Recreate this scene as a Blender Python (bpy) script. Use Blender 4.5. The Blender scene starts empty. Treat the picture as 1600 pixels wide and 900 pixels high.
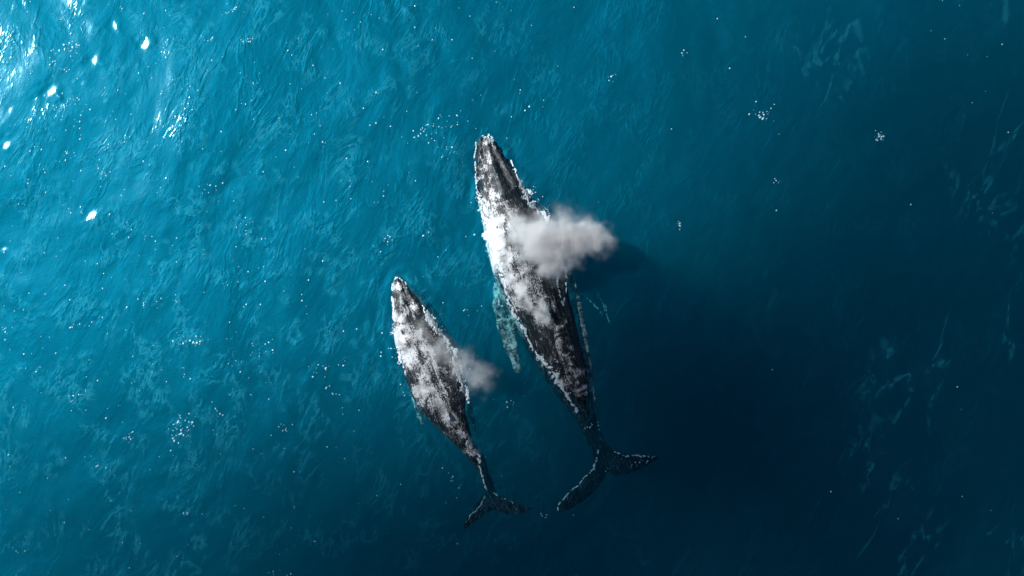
import bpy, bmesh, math, random
import numpy as np
from mathutils import Vector, Matrix, noise as mnoise
from mathutils.bvhtree import BVHTree

random.seed(7); rng = np.random.default_rng(7)
sc = bpy.context.scene
C = sc.collection

# ------------------------------------------------------------------ camera, sky, sun, exposure
CAM_H = 30.3
S = 0.028                     # metres per photograph pixel at the water line
cam = bpy.data.cameras.new('drone_camera'); cam_o = bpy.data.objects.new('drone_camera', cam); C.objects.link(cam_o)
cam_o.location = (0, 0, CAM_H); cam_o.rotation_euler = (0, 0, 0)
cam.sensor_width = 36; cam.lens = 36 * CAM_H / (1600 * S); cam.clip_end = 9000; cam.clip_start = 0.5
sc.camera = cam_o

SUN_EL = math.radians(41); SUN_AZ = math.atan2(-0.915, 0.404)      # azimuth clockwise from +Y
sun_dir = Vector((math.sin(SUN_AZ) * math.cos(SUN_EL), math.cos(SUN_AZ) * math.cos(SUN_EL), math.sin(SUN_EL)))
w = bpy.data.worlds.new('World'); sc.world = w; w.use_nodes = True
sky = w.node_tree.nodes.new('ShaderNodeTexSky'); sky.sky_type = 'NISHITA'; sky.sun_disc = False
sky.sun_elevation = SUN_EL; sky.sun_rotation = SUN_AZ; sky.air_density = .22; sky.dust_density = .3
bg = w.node_tree.nodes['Background']; bg.inputs[1].default_value = 0.05
w.node_tree.links.new(sky.outputs[0], bg.inputs[0])
sl = bpy.data.lights.new('sun', 'SUN'); sl.energy = 5.0; sl.angle = math.radians(0.6); sl.color = (1.0, 0.99, 0.975)
so = bpy.data.objects.new('sun', sl); C.objects.link(so); so.location = sun_dir * 60
so.rotation_euler = sun_dir.to_track_quat('Z', 'Y').to_euler()
sc.view_settings.view_transform = 'Standard'; sc.view_settings.look = 'None'
sc.view_settings.exposure = 0.33; sc.view_settings.gamma = 1.0; sc.view_settings.use_curve_mapping = False
sc.cycles.use_denoising = True
sc.cycles.volume_bounces = 16; sc.cycles.max_bounces = 18; sc.cycles.transparent_max_bounces = 12
sc.cycles.volume_step_rate = 1.0; sc.cycles.volume_max_steps = 64
sc.cycles.sample_clamp_indirect = 4.0

def P(x, y, z=0.0):
    """photograph pixel (at height z) -> world"""
    k = S * (CAM_H - z) / CAM_H
    return Vector(((x - 800) * k, (450 - y) * k, z))

def tag(o, label=None, cat=None, group=None, kind=None):
    if label: o['label'] = label
    if cat: o['category'] = cat
    if group: o['group'] = group
    if kind: o['kind'] = kind
    return o

# ------------------------------------------------------------------ node helper
class NT:
    def __init__(s, name):
        s.m = bpy.data.materials.new(name); s.m.use_nodes = True; s.t = s.m.node_tree
        s.t.nodes.clear(); s.out = s.t.nodes.new('ShaderNodeOutputMaterial')
        s.tc = s.t.nodes.new('ShaderNodeTexCoord')
    def n(s, typ, ins=None, **kw):
        nd = s.t.nodes.new(typ)
        for k, v in kw.items(): setattr(nd, k, v)
        for k, v in (ins or {}).items(): s.put(nd.inputs[k], v)
        return nd
    def put(s, sock, v):
        if isinstance(v, bpy.types.NodeSocket): s.t.links.new(v, sock)
        elif isinstance(v, bpy.types.Node): s.t.links.new(v.outputs[0], sock)
        else: sock.default_value = v
    def math(s, op, a, b=0.0, c=None, clamp=False):
        nd = s.n('ShaderNodeMath', {0: a, 1: b}, operation=op, use_clamp=clamp)
        if c is not None: s.put(nd.inputs[2], c)
        return nd.outputs[0]
    def mapping(s, vec, loc=(0,0,0), rot=(0,0,0), scale=(1,1,1)):
        return s.n('ShaderNodeMapping', {0: vec, 1: loc, 2: rot, 3: scale}).outputs[0]
    def noise(s, vec, scale, detail=4, rough=.55, dist=0.0, dim='3D'):
        return s.n('ShaderNodeTexNoise', {'Vector': vec, 'Scale': scale, 'Detail': detail, 'Roughness': rough, 'Distortion': dist}, noise_dimensions=dim).outputs[0]
    def ramp(s, v, a, b, lo=0.0, hi=1.0, smooth=True):
        nd = s.n('ShaderNodeMapRange', {0: v, 1: a, 2: b, 3: lo, 4: hi})
        if smooth: nd.interpolation_type = 'SMOOTHSTEP'
        return nd.outputs[0]
    def ridge(s, v, width):
        """bright thin line where v crosses .5"""
        d = s.math('ABSOLUTE', s.math('SUBTRACT', v, .5))
        return s.ramp(d, 0.0, width, 1.0, 0.0)
    def mixc(s, f, a, b):
        nd = s.n('ShaderNodeMix', data_type='RGBA'); s.put(nd.inputs[0], f); s.put(nd.inputs[6], a); s.put(nd.inputs[7], b)
        return nd.outputs[2]

# ------------------------------------------------------------------ sea water (one closed body, waves on top)
SUNH = np.array([math.sin(SUN_AZ), math.cos(SUN_AZ)])
def wave_set():
    r = np.random.default_rng(11); out = []
    for i in range(70):
        lam = 0.9 * (14 / 0.9) ** r.random()
        ang = r.normal(0, 0.75) + math.atan2(SUNH[1], SUNH[0])
        k = 2 * math.pi / lam
        slope = 0.0066 * (1.25 if lam > 2.2 else 0.9)
        out.append((k * math.cos(ang), k * math.sin(ang), slope / k, r.random() * 6.28))
    return out
WAVES = wave_set()
half = []
def half_slope(x, y):
    """surface slope (dz/dx, dz/dy) that mirrors the sun into the camera from (x, y)"""
    v = Vector((-x, -y, CAM_H)).normalized(); h = (v + sun_dir).normalized()
    return -h.x / h.z, -h.y / h.z
def sea_z(X, Y):
    # domain warp keeps crests from running as endless straight lines
    Xw = X + 0.9 * np.sin(Y * .37 + 1.3) + 0.6 * np.sin(X * .51 + Y * .23) ; Yw = Y + 0.9 * np.sin(X * .41 + 2.1) + .5 * np.sin(Y * .63 - X * .3)
    Z = np.zeros_like(X)
    for kx, ky, a, p in WAVES:
        ph = kx * Xw + ky * Yw + p
        Z += a * (np.sin(ph) + 0.25 * np.sin(2 * ph + .6))
    return Z
GLINTS = [  # photograph pixel, radius of the glinting wavelet in metres
    (80,143,.30),(148,95,.22),(178,41,.20),(228,66,.26),(143,336,.30),(30,100,.14),(12,227,.2),(13,138,.12),(18,171,.12),
    (56,155,.1),(38,4,.14),(21,10,.1),(132,3,.1),(114,128,.08),(128,130,.08),(313,20,.09),(315,58,.09),(632,16,.13),(12,210,.1),(165,157,.09),
    (5,390,.13),(290,457,.1),(464,190,.09),(192,107,.09),(12,640,.0),(100,172,.0)]
def sea_axis(lo, hi, core, far, step):
    a = list(np.arange(-core_x(core), core_x(core) + 1e-6, step)); return a
def graded(core, step, far):
    a = [0.0]; 
    while a[-1] < core: a.append(a[-1] + step)
    d = step
    while a[-1] < far: d *= 1.22; a.append(a[-1] + d)
    a = np.array(a); return np.concatenate([-a[:0:-1], a])
gx = graded(25.5, 0.085, 3000); gy = graded(15.5, 0.085, 3000)
X, Y = np.meshgrid(gx, gy)
fade = np.clip((70 - np.maximum(np.abs(X), np.abs(Y))) / 40, 0, 1)
Z = sea_z(X, Y) * fade
Z0 = Z.copy()
for (px_, py_, r_) in GLINTS:
    if r_ <= 0: continue
    c = P(px_, py_); sx, sy = half_slope(c.x, c.y)
    e = 0.05
    z0 = sea_z(np.array([c.x, c.x + e, c.x]), np.array([c.y, c.y, c.y + e]))
    ax, ay = (z0[1] - z0[0]) / e, (z0[2] - z0[0]) / e
    R = r_ * 1.35
    d2 = ((X - c.x) ** 2 + (Y - c.y) ** 2) / R ** 2
    wob = .35 * np.sin(X * 9 + Y * 4 + c.x) + .3 * np.sin(Y * 11 - X * 6 + c.y) + .25 * np.sin(X * 17 + Y * 13)
    win = np.exp(-(d2 * (1 + .8 * wob)) ** 1.6)
    Z += win * ((sx - ax) * (X - c.x) + (sy - ay) * (Y - c.y))
for px_, py_, R in ((4,108,1.3),(0,60,1.0),(20,90,.5)):       # calmer hollow at the left edge
    c = P(px_, py_); win = np.exp(-(((X - c.x) ** 2 + (Y - c.y) ** 2) / R ** 2) ** 1.3)
    Z = Z * (1 - .8 * win) + .8 * win * float(sea_z(np.array([c.x]), np.array([c.y]))[0])
def body_ripples(cl):
    """cl: photo points (x, y, half width): low ripples pushed out from the moving body"""
    D = np.full(X.shape, 9.0)
    for (x0, y0, w0), (x1, y1, w1) in zip(cl[:-1], cl[1:]):
        a, b = P(x0, y0), P(x1, y1); dx, dy = b.x - a.x, b.y - a.y
        t = np.clip(((X - a.x) * dx + (Y - a.y) * dy) / (dx * dx + dy * dy), 0, 1)
        D = np.minimum(D, np.hypot(X - a.x - t * dx, Y - a.y - t * dy) - (w0 + (w1 - w0) * t) * S)
    wob = D + .18 * np.sin(X * 2.1 + Y * 1.3) + .12 * np.sin(Y * 3.7 - X * 1.9)
    amp = .030 * np.exp(-np.clip(D, 0, 9) / .9) * (.6 + .4 * np.sin(X * 1.1 - Y * .8))
    return amp * np.sin(wob * 8.5)
Z += body_ripples([(757,214,6),(766,250,27),(782,300,38),(808,350,50),(823,400,56),(838,450,52),(850,500,42),(868,550,32),(890,600,25),(908,640,16)])
Z += body_ripples([(621,436,6),(630,470,25),(650,510,36),(675,560,46),(690,610,40),(708,660,26),(730,700,15),(750,735,8)])
ny, nx = X.shape
top = np.stack([X.ravel(), Y.ravel(), Z.ravel()], 1)
idx = np.arange(ny * nx).reshape(ny, nx)
quads = np.stack([idx[:-1, :-1], idx[:-1, 1:], idx[1:, 1:], idx[1:, :-1]], -1).reshape(-1, 4)
DEPTH = -70.0
ring = np.concatenate([idx[0, :], idx[1:, -1], idx[-1, -2::-1], idx[-2:0:-1, 0]])
low = top[ring].copy(); low[:, 2] = DEPTH
b0 = ny * nx; m = len(ring)
side = [(int(ring[(i + 1) % m]), int(ring[i]), b0 + i, b0 + (i + 1) % m) for i in range(m)]
bottom = [tuple(b0 + i for i in range(m - 1, -1, -1))]
me = bpy.data.meshes.new('sea_water')
me.from_pydata(np.concatenate([top, low]).tolist(), [], quads.tolist() + side + bottom)
me.polygons.foreach_set('use_smooth', [True] * len(quads) + [False] * (len(side) + 1))
me.update()
sea = bpy.data.objects.new('sea_water', me); C.objects.link(sea); sea['kind'] = 'structure'

def water_material():
    M = NT('sea_water'); o = M.tc.outputs['Object']
    crest = math.atan2(SUNH[1], SUNH[0])
    stretched = M.mapping(M.mapping(o, rot=(0, 0, -crest)), scale=(1.0, .42, 1.0))       # features long across the sun direction
    warp = M.n('ShaderNodeTexNoise', {'Vector': stretched, 'Scale': .5, 'Detail': 1.0})
    wv = M.n('ShaderNodeVectorMath', {0: stretched, 1: M.n('ShaderNodeVectorMath', {0: warp.outputs['Color'], 1: (1.6, 1.6, 1.6)}, operation='MULTIPLY').outputs[0]}, operation='ADD').outputs[0]
    n1 = M.noise(wv, .9, 4, .52)
    n2 = M.noise(wv, 4.5, 3, .6)
    rid = M.ridge(n1, .05)
    patch = M.ramp(M.noise(o, .2, 1, .6), .48, .66)
    n3 = M.noise(M.mapping(M.mapping(o, rot=(0, 0, -crest + .4)), scale=(1, .6, 1)), 11.0, 1, .6)
    patch2 = M.ramp(M.noise(o, .6, 2, .6), .44, .62)
    hgt = M.math('ADD', M.math('MULTIPLY', n1, .075), M.math('ADD', M.math('MULTIPLY', M.math('MULTIPLY', n2, .021), M.ramp(patch2, 0, 1, .35, 1.0)), M.math('MULTIPLY', n3, .006)))
    hgt = M.math('ADD', hgt, M.math('MULTIPLY', M.math('MULTIPLY', rid, patch), .012))
    rid2 = M.math('MULTIPLY', M.ridge(M.noise(wv, 2.3, 3, .6), .07), patch2)
    hgt = M.math('ADD', hgt, M.math('MULTIPLY', rid2, .008))
    bump = M.n('ShaderNodeBump', {'Height': hgt, 'Strength': 1.0, 'Distance': 1.0})
    bump2 = M.n('ShaderNodeBump', {'Height': hgt, 'Strength': .27, 'Distance': 1.0})
    fres = M.n('ShaderNodeFresnel', {'IOR': 1.33})
    back = M.n('ShaderNodeNewGeometry').outputs['Backfacing']
    front = M.math('SUBTRACT', 1.0, back)
    fac = M.math('MULTIPLY', fres.outputs[0], front)
    sharp = M.n('ShaderNodeBsdfGlossy', {'Color': (.45, .9, 1, 1), 'Roughness': .13, 'Normal': bump2.outputs[0]})
    trans = M.n('ShaderNodeBsdfTransparent', {'Color': (1, 1, 1, 1)})
    mix = M.n('ShaderNodeMixShader', {0: fac, 1: trans.outputs[0], 2: sharp.outputs[0]})
    # the wide glitter of ripples too small to model
    broad = M.n('ShaderNodeBsdfGlossy', {'Color': (.0003, .053, .088, 1), 'Roughness': .6, 'Normal': bump.outputs[0]})
    broad_f = M.n('ShaderNodeMixShader', {0: back, 1: broad.outputs[0]})
    add = M.n('ShaderNodeAddShader', {0: mix.outputs[0], 1: broad_f.outputs[0]})
    # wave-crest highlights painted as pale blue diffuse lines
    highlight_vein = M.math('MULTIPLY', M.math('MULTIPLY', M.ridge(M.noise(wv, .42, 5, .5), .03), M.ramp(M.noise(o, .16, 2, .5), .5, .62)), M.ramp(n2, .42, .6))
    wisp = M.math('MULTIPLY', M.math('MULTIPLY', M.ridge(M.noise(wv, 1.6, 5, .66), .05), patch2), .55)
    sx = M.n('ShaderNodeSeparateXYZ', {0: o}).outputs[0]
    highlight_vein = M.math('MAXIMUM', M.math('MULTIPLY', highlight_vein, M.ramp(sx, 8.0, 17.0, 0, .6)), M.math('MULTIPLY', wisp, M.ramp(sx, 8.0, -16.0, .1, 1.25)))   # painted crest highlights in two bands, strongest toward the sun
    highlight_tint = M.n('ShaderNodeBsdfDiffuse', {'Color': (.04, .48, .68, 1), 'Normal': bump.outputs[0]})
    fin = M.n('ShaderNodeMixShader', {0: M.math('MULTIPLY', highlight_vein, .4, clamp=True), 1: add.outputs[0], 2: highlight_tint.outputs[0]})
    M.put(M.out.inputs['Surface'], fin.outputs[0])
    vs = M.n('ShaderNodeVolumeScatter', {'Color': (.002, .60, .90, 1), 'Density': .165, 'Anisotropy': .5})
    va = M.n('ShaderNodeVolumeAbsorption', {'Color': (.0, .88, .90, 1), 'Density': .82})
    M.put(M.out.inputs['Volume'], M.n('ShaderNodeAddShader', {0: vs.outputs[0], 1: va.outputs[0]}).outputs[0])
    return M.m
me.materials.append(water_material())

# ------------------------------------------------------------------ unseen cloud bank, added toward the sun to shade the lower-right water
def cloud(lobes, dist, density):
    step = 1.5; r = 95
    u = np.arange(-25, r, step); v = np.arange(-80, 45, step); U, Vv = np.meshgrid(u, v)
    T = np.zeros_like(U)
    for (px_, py_, rad, tau) in lobes:
        c = P(px_, py_); d = np.hypot(U - c.x, Vv - c.y) / (rad * S)
        T = np.maximum(T, tau * np.clip(1.25 - d, 0, 1) ** 1.3)
    k = np.array([[mnoise.fractal(Vector((x * .09, y * .09, 4)), 1, 2, 4) for x in u] for y in v])
    T = np.clip(T * (1 + .45 * k), 0, None) / density
    T[0, :] = T[-1, :] = 0; T[:, -1] = 0; T[:, 0] = 0
    sd = np.array(sun_dir)
    base = np.stack([U, Vv, np.zeros_like(U)], -1)
    lowp = base + sd * dist - sd * (T * .35)[..., None]; upp = base + sd * dist + sd * (T * .65)[..., None]
    n = U.size; ii = np.arange(n).reshape(U.shape); F = []; on = T > 1e-6
    for j in range(U.shape[0] - 1):
        for i in range(U.shape[1] - 1):
            if on[j:j+2, i:i+2].any():
                a, b, c_, d_ = ii[j, i], ii[j, i+1], ii[j+1, i+1], ii[j+1, i]
                F.append((a, d_, c_, b)); F.append((a + n, b + n, c_ + n, d_ + n))
    m_ = bpy.data.meshes.new('added_shade_cloud'); m_.from_pydata(np.concatenate([lowp.reshape(-1, 3), upp.reshape(-1, 3)]).tolist(), [], [tuple(int(q) for q in f) for f in F])
    bm = bmesh.new(); bm.from_mesh(m_); bmesh.ops.remove_doubles(bm, verts=bm.verts, dist=1e-4)
    bmesh.ops.delete(bm, geom=[v_ for v_ in bm.verts if not v_.link_faces], context='VERTS'); bm.to_mesh(m_); bm.free()
    o = bpy.data.objects.new('added_shade_cloud', m_); C.objects.link(o); o['kind'] = 'structure'
    M = NT('added_shade_cloud')
    M.put(M.out.inputs['Volume'], M.n('ShaderNodeVolumeScatter', {'Color': (1, 1, 1, 1), 'Density': density, 'Anisotropy': .6}).outputs[0])
    m_.materials.append(M.m)
cloud([(1045,668,305,4.5),(1035,548,185,4.5),(1000,760,200,3.5),(1400,700,330,1.6),(1500,230,450,1.25),(1250,450,290,1.8),(1300,950,450,2.2),(840,935,320,3.8),(520,960,360,2.8),
       (1900,600,700,2.2),(2300,0,700,2.2),(1700,1500,900,2.5),(900,1600,700,2.4),(120,1120,440,2.2),(2600,1200,900,2.5)], 500.0, .03)

# ------------------------------------------------------------------ whales
def smooth_interp(t, ts, vs):
    """monotone-ish cubic through the stations"""
    ts = np.array(ts, float); vs = np.array(vs, float)
    if vs.ndim == 1: vs = vs[:, None]; flat = True
    else: flat = False
    d = np.gradient(vs, ts, axis=0)
    i = np.clip(np.searchsorted(ts, t) - 1, 0, len(ts) - 2)
    h = (ts[i + 1] - ts[i])[:, None]; u = ((t - ts[i])[:, None]) / h
    r = (2*u**3 - 3*u**2 + 1) * vs[i] + (u**3 - 2*u**2 + u) * h * d[i] + (-2*u**3 + 3*u**2) * vs[i + 1] + (u**3 - u**2) * h * d[i + 1]
    return r[:, 0] if flat else r

def add_rings(V, F, rings):
    base = len(V); n = len(rings[0])
    for r in rings: V.extend(r)
    for j in range(len(rings) - 1):
        for i in range(n):
            a = base + j * n + i; b = base + j * n + (i + 1) % n
            F.append((a, a + n, b + n, b))
    F.append(tuple(base + i for i in range(n)))
    F.append(tuple(base + (len(rings) - 1) * n + i for i in range(n - 1, -1, -1)))

def wing(V, F, lead, trail, z, thick, scallop=0.0):
    """flipper or fluke between a leading and a trailing edge given in photograph pixels"""
    k = len(lead); ts = np.linspace(0, 1, k); t = np.linspace(0, 1, 46)
    L = smooth_interp(t, ts, lead); T = smooth_interp(t, ts, trail); zz = smooth_interp(t, ts, z); th = smooth_interp(t, ts, thick)
    rings = []
    for j in range(len(t)):
        a = P(L[j, 0], L[j, 1], zz[j]); b = P(T[j, 0], T[j, 1], zz[j])
        if scallop: a = a + (a - b).normalized() * scallop * math.sin(t[j] * 40) * (t[j] > .08)
        ring = []
        for i in range(20):
            an = 2 * math.pi * i / 20
            u = .5 - .5 * math.cos(an)
            p = a.lerp(b, u)
            prof = math.sin(an) * (1.25 - .75 * u)
            ring.append((p.x, p.y, p.z + prof * th[j]))
        rings.append(ring)
    add_rings(V, F, rings)

def whale(name, st, ridge_px, wings, voxel, tuber, blow_t, dorsal, mat, scale, glare_blotches):
    """st: stations (photo y, left x, right x, z top, depth below z top)"""
    st = np.array(st, float)
    ys = st[:, 0]
    cx = (st[:, 1] + st[:, 2]) / 2
    ctr = np.array([P(cx[i], ys[i], 0)[:2] for i in range(len(st))])
    seg = np.r_[0, np.cumsum(np.linalg.norm(np.diff(ctr, axis=0), axis=1))]
    Lg = seg[-1]; t = np.linspace(0, Lg, 150)
    c = smooth_interp(t, seg, ctr)
    tan = np.gradient(c, t, axis=0); tan /= np.linalg.norm(tan, axis=1)[:, None]
    perp = np.stack([-tan[:, 1], tan[:, 0]], 1)           # for a whale heading up the photo: to its right
    hw = smooth_interp(t, seg, (st[:, 2] - st[:, 1]) / 2 * S) * np.abs(perp[:, 0])
    zt = smooth_interp(t, seg, st[:, 3]); dp = smooth_interp(t, seg, st[:, 4])
    rid = np.interp(450 - c[:, 1] / S, [p[1] for p in ridge_px], [p[0] for p in ridge_px])
    rid = (800 + c[:, 0] / S - rid) * -S                   # signed offset of the ridge from the middle
    perp = perp * np.sign(perp[:, :1])                     # +x side
    V, F, rings = [], [], []
    N = 150
    for j in range(len(t)):
        ring = []
        s = t[j] / Lg
        for i in range(N):
            an = 2 * math.pi * i / N
            ca, sa = math.cos(an), math.sin(an)
            x = ca * hw[j]; h = dp[j] * .5
            zz = sa * h
            if sa > 0: zz = (abs(sa) ** (1.25 - .35 * math.sin(s * 3.1))) * h
            # roof-like ridge shifted toward the measured dorsal line
            off = rid[j] * max(sa, 0) ** 1.0
            d = (x - 0) / hw[j]
            z = zt[j] - h + zz
            if sa > 0:
                # median ridge of the rostrum, tubercle rows
                if s < blow_t:
                    z += .07 * scale * math.exp(-(d / .07) ** 2) * min(1, s * 14)
                    z += .05 * scale * math.exp(-((abs(d) - .62) / .08) ** 2) * min(1, s * 10)
                    z -= .09 * scale * math.exp(-((abs(d) - .33) / .13) ** 2)
                g = math.exp(-((s - blow_t - .012) / .018) ** 2)
                z += .15 * scale * g * math.exp(-(d / .22) ** 2)
                g = math.exp(-((s - blow_t - .018) / .010) ** 2)
                z -= .11 * scale * g * math.exp(-((abs(d) - .06 - .9 * max(0, s - blow_t)) / .03) ** 2)
                # knuckled ridge behind the dorsal fin
                if s > dorsal:
                    z += .05 * scale * math.exp(-(d / .10) ** 2) * (1 + .6 * math.sin(s * 150))
                g = math.exp(-((s - dorsal) / .035) ** 2) if s < dorsal else math.exp(-((s - dorsal) / .012) ** 2)
                z += .30 * scale * g * math.exp(-(d / .10) ** 2)
            ring.append((c[j, 0] + perp[j, 0] * (x + off), c[j, 1] + perp[j, 1] * (x + off), z))
        rings.append(ring)
    add_rings(V, F, rings)
    nb = len(V)
    for wg in wings: wing(V, F, *wg[:4], scallop=(wg[5] if len(wg) > 5 else 0.0))
    # tubercles: knobs along the rostrum
    bm = bmesh.new()
    vs = [bm.verts.new(v) for v in V]
    for f in F: bm.faces.new([vs[i] for i in f])
    r = random.Random(3)
    for s_, d_ in tuber:
        j = int(s_ * 149)
        x = d_ * hw[j]; an_s = math.sqrt(max(0, 1 - d_ * d_)); h = dp[j] * .5
        z = zt[j] - h + an_s ** (1.25 - .35 * math.sin(s_ * 3.1)) * h
        off = rid[j] * an_s
        rad = (.055 + .03 * r.random()) * scale
        mat_ = Matrix.Translation((c[j, 0] + perp[j, 0] * (x + off), c[j, 1] + perp[j, 1] * (x + off), z + .01))
        bmesh.ops.create_icosphere(bm, subdivisions=2, radius=rad, matrix=mat_)
    bmesh.ops.recalc_face_normals(bm, faces=bm.faces)
    mw = bpy.data.meshes.new(name + '_raw'); bm.to_mesh(mw); bm.free()
    tmp = bpy.data.objects.new(name + '_raw', mw); C.objects.link(tmp)
    rm = tmp.modifiers.new('r', 'REMESH'); rm.mode = 'VOXEL'; rm.voxel_size = voxel; rm.use_smooth_shade = True
    sm = tmp.modifiers.new('s', 'SMOOTH'); sm.iterations = 3; sm.factor = .5
    dg = bpy.context.evaluated_depsgraph_get()
    fin = bpy.data.meshes.new_from_object(tmp.evaluated_get(dg)); fin.name = name
    bpy.data.objects.remove(tmp)
    # keep the one continuous body
    org = Vector((c[60, 0], c[60, 1], 0)); ax = Vector((c[0, 0] - c[110, 0], c[0, 1] - c[110, 1], 0)).normalized()
    rz = math.atan2(-ax.x, ax.y)
    Wm = Matrix.Translation(org) @ Matrix.Rotation(rz, 4, 'Z')
    n = len(fin.vertices); co = np.empty(n * 3); fin.vertices.foreach_get('co', co); co = co.reshape(-1, 3)
    # white pigment of the flippers (true skin colour)
    wv = np.array(V[nb:]); a = np.zeros(n, np.float32)
    fl = wings_white_points(wings)
    if len(fl):
        for s0 in range(0, n, 4000):
            d = np.linalg.norm(co[s0:s0 + 4000, None, :2] - fl[None, :, :2], axis=2).min(1)
            a[s0:s0 + 4000] = np.clip(1.25 - d / .35, 0, 1)
        a *= (co[:, 2] < -.15)
    at_ = fin.attributes.new('pale', 'FLOAT', 'POINT'); at_.data.foreach_set('value', a)
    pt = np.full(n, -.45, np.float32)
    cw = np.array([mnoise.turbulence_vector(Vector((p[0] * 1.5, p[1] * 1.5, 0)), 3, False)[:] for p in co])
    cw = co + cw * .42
    for bx, by, br, bw in glare_blotches:
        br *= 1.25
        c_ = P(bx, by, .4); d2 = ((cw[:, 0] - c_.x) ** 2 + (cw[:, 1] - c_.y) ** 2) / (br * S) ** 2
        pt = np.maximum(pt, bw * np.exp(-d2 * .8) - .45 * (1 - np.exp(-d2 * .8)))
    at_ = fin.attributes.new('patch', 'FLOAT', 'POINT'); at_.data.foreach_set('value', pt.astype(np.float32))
    fin.transform(Wm.inverted())
    ob = bpy.data.objects.new(name, fin); ob.matrix_world = Wm; C.objects.link(ob)
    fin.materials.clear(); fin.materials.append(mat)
    for p in fin.polygons: p.use_smooth = True
    return ob

def wings_white_points(wings):
    pts = []
    for wg in wings:
        if wg[4]:
            lead, trail = np.array(wg[0], float), np.array(wg[1], float)
            for t in np.linspace(.12, 1, 24):
                ts = np.linspace(0, 1, len(lead))
                for u in (0.1, .5, .9):
                    x = np.interp(t, ts, lead[:, 0] * (1 - u) + trail[:, 0] * u); y = np.interp(t, ts, lead[:, 1] * (1 - u) + trail[:, 1] * u)
                    pts.append(P(x, y, -.8)[:])
    return np.array(pts)

def skin_material(name, seed):
    M = NT(name); o = M.mapping(M.tc.outputs['Object'], loc=(seed, seed * 2.3, 0))
    lng = M.mapping(o, scale=(1.0, .24, 1.0))                      # scars and streaks run along the body
    f1 = M.noise(lng, 3.2, 7, .72, .7); f2 = M.noise(M.mapping(o, scale=(1, .6, 1)), 22.0, 4, .75, .3)
    f = M.math('ADD', M.math('MULTIPLY', f1, .5), M.math('MULTIPLY', f2, .5))
    patch = M.n('ShaderNodeAttribute', attribute_name='patch').outputs['Fac']     # sun glare and surface water painted as pale skin colour
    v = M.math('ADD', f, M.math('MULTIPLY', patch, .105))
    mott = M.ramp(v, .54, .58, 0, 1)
    scratch = M.ridge(M.noise(M.mapping(o, rot=(0, 0, .35), scale=(2.2, .22, 1)), 3.2, 5, .6, .4), .012)
    mott = M.math('MAXIMUM', mott, M.math('MULTIPLY', scratch, .5), clamp=True)
    att = M.n('ShaderNodeAttribute', attribute_name='pale').outputs['Fac']
    flip = M.math('MULTIPLY', att, M.ramp(M.noise(o, 4.5, 6, .75, .5), .42, .60))
    tot = M.math('MAXIMUM', mott, flip, clamp=True)
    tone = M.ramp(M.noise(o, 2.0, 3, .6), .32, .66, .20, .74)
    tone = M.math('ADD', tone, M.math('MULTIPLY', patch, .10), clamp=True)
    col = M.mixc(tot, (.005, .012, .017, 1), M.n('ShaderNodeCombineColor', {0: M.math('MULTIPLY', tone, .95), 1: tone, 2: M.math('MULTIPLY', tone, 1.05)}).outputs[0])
    h = M.math('ADD', M.math('MULTIPLY', M.noise(o, 5.0, 6, .7, .4), .05), M.math('MULTIPLY', M.noise(lng, 14, 5, .75), .022))
    bump = M.n('ShaderNodeBump', {'Height': h, 'Strength': 1.0, 'Distance': 1.0})
    # skin under the water line has no shine: water sits against it
    air = M.ramp(M.n('ShaderNodeSeparateXYZ', {0: M.n('ShaderNodeNewGeometry').outputs['Position']}).outputs[2], -.03, .06)
    b = M.n('ShaderNodeBsdfPrincipled', {'Base Color': col, 'Roughness': .3, 'IOR': 1.35, 'Normal': bump.outputs[0], 'Coat Weight': M.math('MULTIPLY', air, .45), 'Specular IOR Level': M.math('MULTIPLY', air, .5), 'Coat Roughness': .1, 'Coat Normal': bump.outputs[0]})
    M.put(M.out.inputs['Surface'], b.outputs[0])
    return M.m

skin_a = skin_material('whale_skin', 0.0); skin_b = skin_material('young_whale_skin', 31.0)
GLARE_A = [(759,325,11,1.7),(766,350,13,1.9),(776,380,14,2.0),(785,408,14,2.0),(795,432,13,1.8),(812,455,16,1.6),(830,474,15,1.5),(846,488,13,1.4),  # pale spots that paint sun glare and surface water onto the back
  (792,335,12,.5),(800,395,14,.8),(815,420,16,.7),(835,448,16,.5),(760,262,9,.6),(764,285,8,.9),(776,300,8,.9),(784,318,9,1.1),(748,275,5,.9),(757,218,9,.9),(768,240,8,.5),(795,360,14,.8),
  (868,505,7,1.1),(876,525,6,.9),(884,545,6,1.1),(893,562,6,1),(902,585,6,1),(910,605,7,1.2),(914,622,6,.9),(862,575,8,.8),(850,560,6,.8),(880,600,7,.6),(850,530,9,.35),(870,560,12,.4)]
GLARE_B = [(618,445,9,1.5),(616,470,7,.8),(624,462,9,.5),(622,495,10,1.4),(636,490,10,1.0),(622,525,13,2),(632,555,14,1.3),(650,560,18,.8),(665,585,18,.9),(658,612,14,1.6),(680,610,16,.9),(690,635,16,1.0),
  (705,655,12,1.1),(720,680,10,1.2),(735,700,9,1.2),(745,715,8,1.1),(668,545,12,.8),(690,580,14,.7),(640,530,12,1.1),(655,520,8,.9)]

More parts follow.
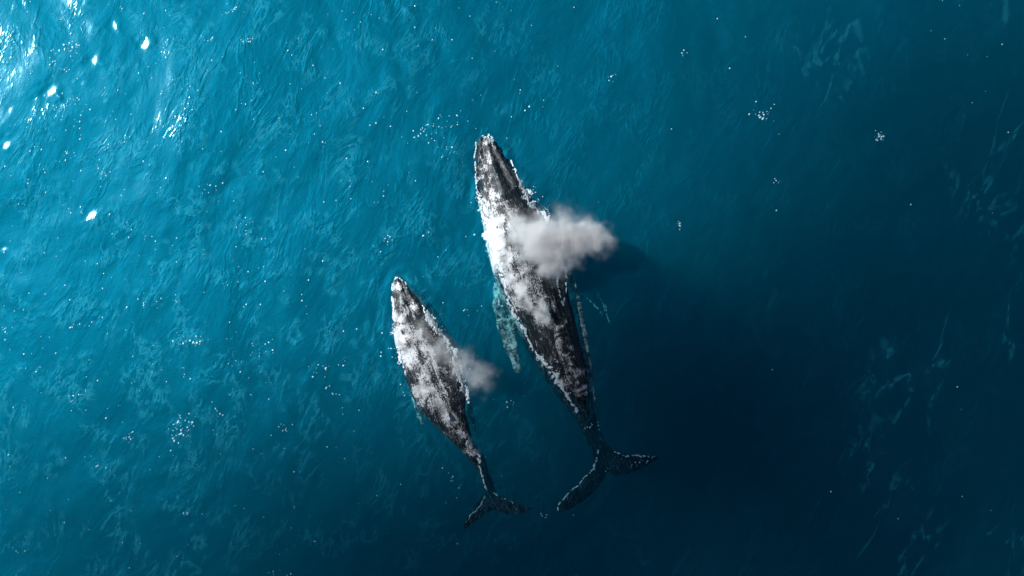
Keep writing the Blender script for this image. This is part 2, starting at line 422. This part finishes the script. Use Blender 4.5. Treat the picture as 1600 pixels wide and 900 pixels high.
adult_st = [ # y, left, right, z top, body depth
    (210,752,762,-.05,.30),(222,743,774,.12,.75),(240,740,788,.22,1.15),(265,738,804,.32,1.55),(300,740,826,.42,1.95),(345,748,858,.55,2.3),
    (400,762,884,.60,2.5),(450,780,894,.55,2.5),(500,803,900,.46,2.2),(550,828,908,.36,1.75),(600,858,922,.16,1.35),
    (640,888,931,-.12,1.05),(670,907,940,-.5,.95),(700,922,951,-.8,.8),(722,932,955,-.88,.45)]
adult_ridge = [(757,210),(766,250),(786,300),(803,350),(818,400),(838,450),(862,500),(884,550),(904,600),(916,640),(925,680),(938,710)]
adult_wings = [
    # flukes
    ([(936,680),(926,728),(908,748),(887,772),(868,790)], [(950,735),(941,752),(926,772),(902,790),(874,802)], [-.9,-.75,-.5,-.35,-.35], [.22,.13,.09,.06,.03], False),
    ([(938,680),(962,706),(985,710),(1008,711),(1027,713)], [(944,735),(962,744),(985,740),(1008,730),(1030,717)], [-.9,-.8,-.65,-.5,-.5], [.22,.13,.09,.06,.03], False),
    # flippers, sweeping back under water
    ([(785,400),(774,435),(770,475),(783,530),(805,582)], [(815,440),(809,470),(807,505),(810,545),(816,583)], [-1.2,-.9,-.6,-.45,-.4], [.3,.18,.12,.08,.03], True, .05),
    ([(855,380),(890,420),(908,470),(922,550),(931,626)], [(850,440),(882,450),(903,500),(911,560),(928,630)], [-1.3,-.8,-.35,-.3,-.35], [.3,.18,.12,.08,.03], True, .03)]
tub_a = [(s, d) for s in (.03,.05,.075,.10,.13,.155) for d in (-.62, .62)] + [(s, 0) for s in (.04,.07,.10,.13)] + [(s, d) for s in (.06,.09,.12) for d in (-.85, .85)]
adult = whale('humpback_whale', adult_st, adult_ridge, adult_wings, .042, tub_a, .175, .545, skin_a, 1.0, GLARE_A)
tag(adult, 'larger dark humpback whale swimming at the surface, right of the young one', 'whale', 'humpback whales')

calf_st = [
    (432,617,626,-.02,.25),(441,611,636,.12,.55),(455,609,648,.22,.85),(475,609,668,.30,1.15),(500,612,686,.38,1.4),(530,614,702,.44,1.6),
    (570,625,724,.45,1.7),(600,636,732,.42,1.6),(630,650,734,.38,1.35),(660,678,736,.30,1.05),(690,706,742,.18,.8),
    (715,729,757,.02,.6),(745,750,765,-.2,.45),(770,762,774,-.3,.34),(790,766,778,-.32,.22)]
calf_ridge = [(621,432),(629,465),(640,500),(655,540),(672,580),(690,620),(706,655),(722,685),(740,712),(757,745),(768,775),(772,790)]
calf_wings = [
    ([(764,764),(752,778),(741,789),(731,805),(724,822)], [(773,796),(762,802),(752,810),(741,818),(727,828)], [-.45,-.38,-.28,-.2,-.2], [.12,.08,.06,.04,.02], False),
    ([(765,764),(782,775),(798,783),(814,788),(832,793)], [(771,796),(783,802),(797,805),(814,802),(833,797)], [-.45,-.42,-.36,-.34,-.36], [.12,.08,.06,.04,.02], False),
    ([(640,560),(640,590),(643,620),(650,645),(658,664)], [(662,590),(656,610),(656,630),(659,648),(664,664)], [-.9,-.8,-.6,-.45,-.4], [.2,.12,.08,.05,.02], True, .03),
    ([(705,560),(722,590),(735,620),(742,650),(744,676)], [(700,590),(712,610),(724,635),(736,658),(742,678)], [-.9,-.8,-.75,-.75,-.8], [.2,.12,.08,.05,.02], True, .03)]
tub_c = [(s, d) for s in (.03,.055,.085,.12) for d in (-.62, .62)] + [(s, 0) for s in (.04,.08,.12)]
calf = whale('humpback_whale.001', calf_st, calf_ridge, calf_wings, .034, tub_c, .165, .60, skin_b, .72, GLARE_B)
tag(calf, 'smaller pale-mottled young humpback whale swimming left of the larger one', 'whale', 'humpback whales')

# ------------------------------------------------------------------ foam built of small lumps lying on whatever is below
def bvh_of(o):
    b = bmesh.new(); b.from_mesh(o.data); b.transform(o.matrix_world); t = BVHTree.FromBMesh(b); b.free(); return t
BV = [bvh_of(adult), bvh_of(calf)]
def top_z(x, y):
    z = float(sea_z(np.array([x]), np.array([y]))[0])
    for b in BV:
        h = b.ray_cast(Vector((x, y, 5)), Vector((0, 0, -1)))
        if h[0] is not None: z = max(z, h[0].z)
    return z
ICO_V, ICO_F = None, None
def _ico():
    b = bmesh.new(); bmesh.ops.create_icosphere(b, subdivisions=1, radius=1.0); v = np.array([q.co[:] for q in b.verts]); f = [[q.index for q in p.verts] for p in b.faces]; b.free(); return v, f
ICO_V, ICO_F = _ico()
def lumps(name, pts, mat):
    """pts: list of (x, y, z, rx, ry, rz, angle)"""
    V = []; F = []
    for k, (x, y, z, rx, ry, rz, an) in enumerate(pts):
        v = ICO_V * (1 + .35 * (rng.random((len(ICO_V), 1)) - .5)) * np.array([rx, ry, rz])
        c, s = math.cos(an), math.sin(an)
        v = np.stack([v[:, 0] * c - v[:, 1] * s + x, v[:, 0] * s + v[:, 1] * c + y, v[:, 2] + z], 1)
        b = k * len(ICO_V); V.append(v); F += [[b + i for i in f] for f in ICO_F]
    m_ = bpy.data.meshes.new(name); m_.from_pydata(np.concatenate(V).tolist(), [], F); m_.materials.append(mat)
    for p in m_.polygons: p.use_smooth = True
    o = bpy.data.objects.new(name, m_); C.objects.link(o); return o

def foam_material(name, col):
    M = NT(name)
    b = M.n('ShaderNodeBsdfPrincipled', {'Base Color': col, 'Roughness': .45, 'IOR': 1.33})
    M.put(M.out.inputs['Surface'], b.outputs[0]); return M.m
foam = foam_material('white_foam', (.76, .87, .93, 1)); fleck = foam_material('foam_fleck', (.50, .84, .94, 1)); thin_foam = foam_material('thin_foam', (.34, .66, .76, 1))

def streak(path, dens, size=(.009, .026), rag=.35, z_in=0.0):
    """path: (px, py, half width px); lumps crowd the middle and thin out to a ragged edge"""
    out = []
    for (x0, y0, w0), (x1, y1, w1) in zip(path[:-1], path[1:]):
        L = math.hypot(x1 - x0, y1 - y0); n = int(2.3 * dens * L * max(w0 + w1, 1.2))
        ux, uy = (x1 - x0) / L, (y1 - y0) / L; an0 = math.atan2(-uy, ux)
        for _ in range(n):
            t = random.random(); wd = w0 + (w1 - w0) * t
            q = random.gauss(0, .6) if random.random() < .85 else random.gauss(0, 1.5)
            sx_, sy_ = x0 + ux * L * t, y0 + uy * L * t
            q2 = q * (.95 + 1.5 * mnoise.noise(Vector((sx_ * .09, sy_ * .09, 7)))) + 1.1 * mnoise.noise(Vector((sx_ * .13, sy_ * .13, 2)))
            cx, cy = sx_ - uy * q2 * wd, sy_ + ux * q2 * wd
            c = P(cx, cy)
            nn = .35 * mnoise.noise(Vector((c.x * 2.2, c.y * 2.2, 3.3))) + .5 * mnoise.noise(Vector((c.x * 7, c.y * 7, 1.3))) + .7 * mnoise.noise(Vector((c.x * 14, c.y * 14, 5.3)))
            if nn < abs(q) * rag - .14: continue
            z = top_z(c.x, c.y); c = P(cx, cy, z)
            r = random.uniform(*size) * (1.2 - .4 * min(abs(q), 1.5))
            out.append((c.x, c.y, z + z_in, r * random.uniform(1, 2.0), r, r * .6, an0 + random.gauss(0, .5)))
    return out
def wash(path, dens, label, mat=foam, size=(.008, .024), rag=.35, extra=None, z_in=0.0):
    pts = streak(path, dens, size, rag, z_in)
    for e in (extra or []): pts += streak(*e)
    o = lumps('foam_wash', pts, mat); tag(o, label, 'foam', 'foam streaks washing round the whales', 'stuff'); return o
wash([(745,300,1.6),(748,305,2),(754,335,5),(762,360,9),(772,385,11),(781,410,7),(787,440,3)], 1.6, 'broad white foam on the larger whale behind its head, left side')
wash([(786,440,2),(795,470,2.5),(806,497,3.5),(816,512,3),(826,532,1.5),(836,550,3),(850,568,6),(866,585,7),(878,603,6),(890,622,4),(905,650,1.5)], 1.6, 'long white foam line down the left flank of the larger whale to its tail stock')
wash([(798,250,.7),(806,268,.9),(811,283,1.8),(817,297,5),(826,314,5.5),(838,327,5),(852,340,4.5),(863,358,4),(873,376,4),(880,392,4)], 1.7, 'white foam line along the right side of the larger whale ahead of its spray', rag=.12, size=(.012, .032))
wash([(881,390,3),(877,415,3),(873,430,2.6),(871,442,2),(874,460,2),(880,477,1.6)], 2.2, 'narrow pointed foam loop beside the larger whale below its spray', extra=[([(881,390,3),(883,410,3),(885,430,2),(885,445,1.7),(884,460,1.7),(880,478,1.3)], 2.2)])
wash([(613,440,2),(614,475,2),(618,505,5),(622,530,6),(626,560,5),(632,575,2),(643,598,2),(655,612,6),(664,630,6),(674,648,3),(685,659,1)], 1.4, 'white foam down the left flank of the smaller whale')
wash([(659,477,1.5),(668,490,4),(676,508,4.5),(686,518,3),(700,535,3.5),(708,550,5),(715,575,5),(721,597,3.5),(728,612,3),(732,630,1.5)], 1.4, 'white foam band along the right flank of the smaller whale by its spray', rag=.15, size=(.012, .030))
wash([(703,660,3),(716,676,4),(727,688,3),(737,706,5),(747,712,5),(748,722,3),(751,735,2),(756,752,1.3),(760,765,1)], 1.0, 'broken foam over the narrow tail stock of the smaller whale', rag=.6)
wash([(936,704,1),(932,718,1.2),(928,733,2.2),(914,745,1.4),(905,757,1.6),(889,770,.8),(873,788,3),(872,798,2)], .9, 'bright foam line on the left fluke of the larger whale', mat=fleck, rag=1.1, size=(.010, .034))
wash([(960,706,1.5),(975,712,1.5),(985,713,1.2),(998,712,2.5),(1009,713,1.5),(1026,713,.6)], .7, 'short foam line on the right fluke of the larger whale', mat=fleck, rag=1.1, size=(.010, .030))
wash([(758,775,2),(750,790,2),(738,803,2),(728,817,2),(724,824,1.5)], .6, 'scattered foam on the left fluke of the smaller whale', mat=thin_foam, rag=1.1, extra=[([(772,771,1),(780,776,1)], 1.2)])
wash([(784,779,2),(795,783,2),(805,786,2)], .7, 'scattered foam on the right fluke of the smaller whale', mat=thin_foam, rag=1.1)

wash([(744,222,1.5),(742,250,1.5),(743,272,1.5),(745,298,1.5)], .45, 'thin line of white drops along the left jaw of the larger whale', rag=.5)
wash([(752,213,3),(765,214,3),(772,222,2)], .6, 'white drops breaking over the snout tip of the larger whale', rag=.4)
wash([(614,436,3),(624,434,3),(636,445,2)], .6, 'white drops breaking over the snout tip of the smaller whale', rag=.4)
wash([(922,437,1.5),(935,455,2),(948,480,2.5),(956,506,2)], .25, 'faint wisp of foam on dark water right of the larger whale', mat=thin_foam, rag=.7, z_in=-.7, extra=[([(907,455,1),(930,475,1.5),(945,492,1.5)], .25, (.010, .028), .7, -.8)])
wash([(772,440,3),(776,462,4),(784,480,3)], .3, 'small broken foam scraps above the left flipper of the larger whale', mat=thin_foam, rag=.8)
# ------------------------------------------------------------------ spray breathed out by the whales
def mist(name, lobes, label, density, wisps):
    """lobes: (px, py, z, rx, ry, rz, angle deg, weight) ellipsoids, radii in metres"""
    bm = bmesh.new()
    for (x, y, z, rx, ry, rz, an, wt) in lobes:
        c = P(x, y, z)
        mt = Matrix.Translation(c) @ Matrix.Rotation(math.radians(an), 4, 'Z') @ Matrix.Diagonal((rx, ry, rz, 1))
        bmesh.ops.create_icosphere(bm, subdivisions=3, radius=1.02, matrix=mt)
    mw = bpy.data.meshes.new(name + '_raw'); bm.to_mesh(mw); bm.free()
    tmp = bpy.data.objects.new(name + '_raw', mw); C.objects.link(tmp)
    rm = tmp.modifiers.new('r', 'REMESH'); rm.mode = 'VOXEL'; rm.voxel_size = .09
    fin = bpy.data.meshes.new_from_object(tmp.evaluated_get(bpy.context.evaluated_depsgraph_get())); bpy.data.objects.remove(tmp)
    o = bpy.data.objects.new(name, fin); C.objects.link(o)
    M = NT(name); g = M.n('ShaderNodeNewGeometry').outputs['Position']
    wn = M.n('ShaderNodeTexNoise', {'Vector': g, 'Scale': 1.6, 'Detail': 3.0})
    off = M.n('ShaderNodeVectorMath', {0: wn.outputs['Color'], 1: (.5, .5, .5)}, operation='SUBTRACT').outputs[0]
    gw = M.n('ShaderNodeVectorMath', {0: g, 1: M.n('ShaderNodeVectorMath', {0: off, 1: (1.3, 1.3, .8)}, operation='MULTIPLY').outputs[0]}, operation='ADD').outputs[0]
    tot = None
    for (x, y, z, rx, ry, rz, an, wt) in lobes:
        c = P(x, y, z)
        v = M.n('ShaderNodeVectorMath', {0: gw, 1: tuple(c)}, operation='SUBTRACT').outputs[0]
        v = M.mapping(v, rot=(0, 0, -math.radians(an)))
        v = M.n('ShaderNodeVectorMath', {0: v, 1: (1 / rx, 1 / ry, 1 / rz)}, operation='MULTIPLY').outputs[0]
        ln = M.n('ShaderNodeVectorMath', {0: v}, operation='LENGTH').outputs['Value']
        f = M.math('POWER', M.ramp(ln, 1.0, .0, 0.0, 1.0), 2.4); f = M.math('MULTIPLY', f, wt)
        tot = f if tot is None else M.math('MAXIMUM', tot, f)
    nz = M.ramp(M.noise(g, 3.0, 7, .75), .34, .64, .45, 1.35)
    d = M.math('MULTIPLY', M.math('MULTIPLY', tot, nz), density)
    vs = M.n('ShaderNodeVolumeScatter', {'Color': (.999, 1, 1, 1), 'Density': d, 'Anisotropy': -.35})
    M.put(M.out.inputs['Volume'], vs.outputs[0])
    fin.materials.clear(); fin.materials.append(M.m)
    M.m.cycles.volume_step_rate = .3
    tag(o, label, 'spray', 'breath clouds over the whales', 'thing'); return o
mist('blow_mist', [(850,376,1.5,1.9,1.6,.9,0,1.0),(900,370,1.6,2.1,1.3,.85,-8,1.0),(932,371,1.6,1.1,1.0,.7,0,.9),(866,408,1.4,1.4,1.15,.7,0,.95),(818,362,1.2,1.3,1.4,.6,0,.3),(893,338,1.3,1.5,.8,.45,-10,.10)],
     'larger dense white cloud of breath drifting off the larger whale', 18.0, 0)
mist('blow_mist.001', [(662,518,1.0,.8,1.1,.5,25,.3),(690,550,1.1,1.2,1.1,.55,-30,.45),(722,568,1.2,1.5,1.05,.6,-40,.6),(747,590,1.25,1.2,1.05,.65,-20,.7)],
     'smaller thin grey cloud of breath beside the smaller whale', 4.5, 0)

# ------------------------------------------------------------------ foam flecks on the open water
def clump(px_, py_, n, sx, sy, size=(.018, .04)):
    out = []
    for _ in range(n):
        x, y = random.gauss(px_, sx), random.gauss(py_, sy); c = P(x, y); z = top_z(c.x, c.y)
        r = size[0] + (size[1] - size[0]) * 1.35 * random.random() ** 2.2; out.append((c.x, c.y, z, r * random.uniform(1, 1.5), r, r * .6, random.random() * 3))
    return out
for args, lab in (((1376,212,26,5,5), 'largest tight foam patch on the dark open water at right'),
                  ((1062,352,12,2,3), 'small tight foam patch on dark water right of the larger spray'),
                  ((1194,180,22,9,7), 'loose foam patch of separate flecks on dark water above right'),
                  ((286,670,44,15,11), 'wide foam patch of separate flecks left of the smaller whale'),
                  ((112,75,26,8,8), 'round foam patch among the sun glints in the bright water'),
                  ((296,533,24,14,5), 'flat foam patch on the blue water left of the smaller whale head')):
    o = lumps('foam_patch', clump(*args, size=(.012, .045)), fleck); tag(o, lab, 'foam patch', 'foam patches on the open water', 'stuff')
pts = []
for _ in range(560):                                   # single flecks, more of them up-sun
    while True:
        x, y = random.uniform(0, 1600), random.uniform(0, 900)
        if random.random() < max(.06, 1 - (x / 1000)) * (1.15 - y / 1100): break
    pts += clump(x, y, 1, 0, 0, (.014, .034))
for _ in range(42):                                    # strings and knots of flecks
    while True:
        x, y = random.uniform(0, 1600), random.uniform(0, 900)
        if random.random() < max(.1, 1 - (x / 1050)): break
    an = random.uniform(-.6, .9); n = random.randint(4, 12); L = random.uniform(10, 40)
    for k in range(n):
        t = random.random() - .5
        pts += clump(x + math.cos(an) * t * L, y + math.sin(an) * t * L, 1, 3, 3, (.014, .034))
for x, y, n, sx, sy in ((665,200,16,12,6),(705,190,14,14,8),(420,545,10,12,6),(505,575,14,14,8),(740,600,8,20,10),(790,625,8,16,10),(960,120,6,8,5),(440,672,8,6,5),(700,240,10,10,10),(1215,285,6,6,6)):
    pts += clump(x, y, n, sx, sy, (.014, .034))
fl = lumps('foam_flecks', pts, fleck); tag(fl, 'tiny white foam flecks scattered over the open water', 'foam', kind='stuff')
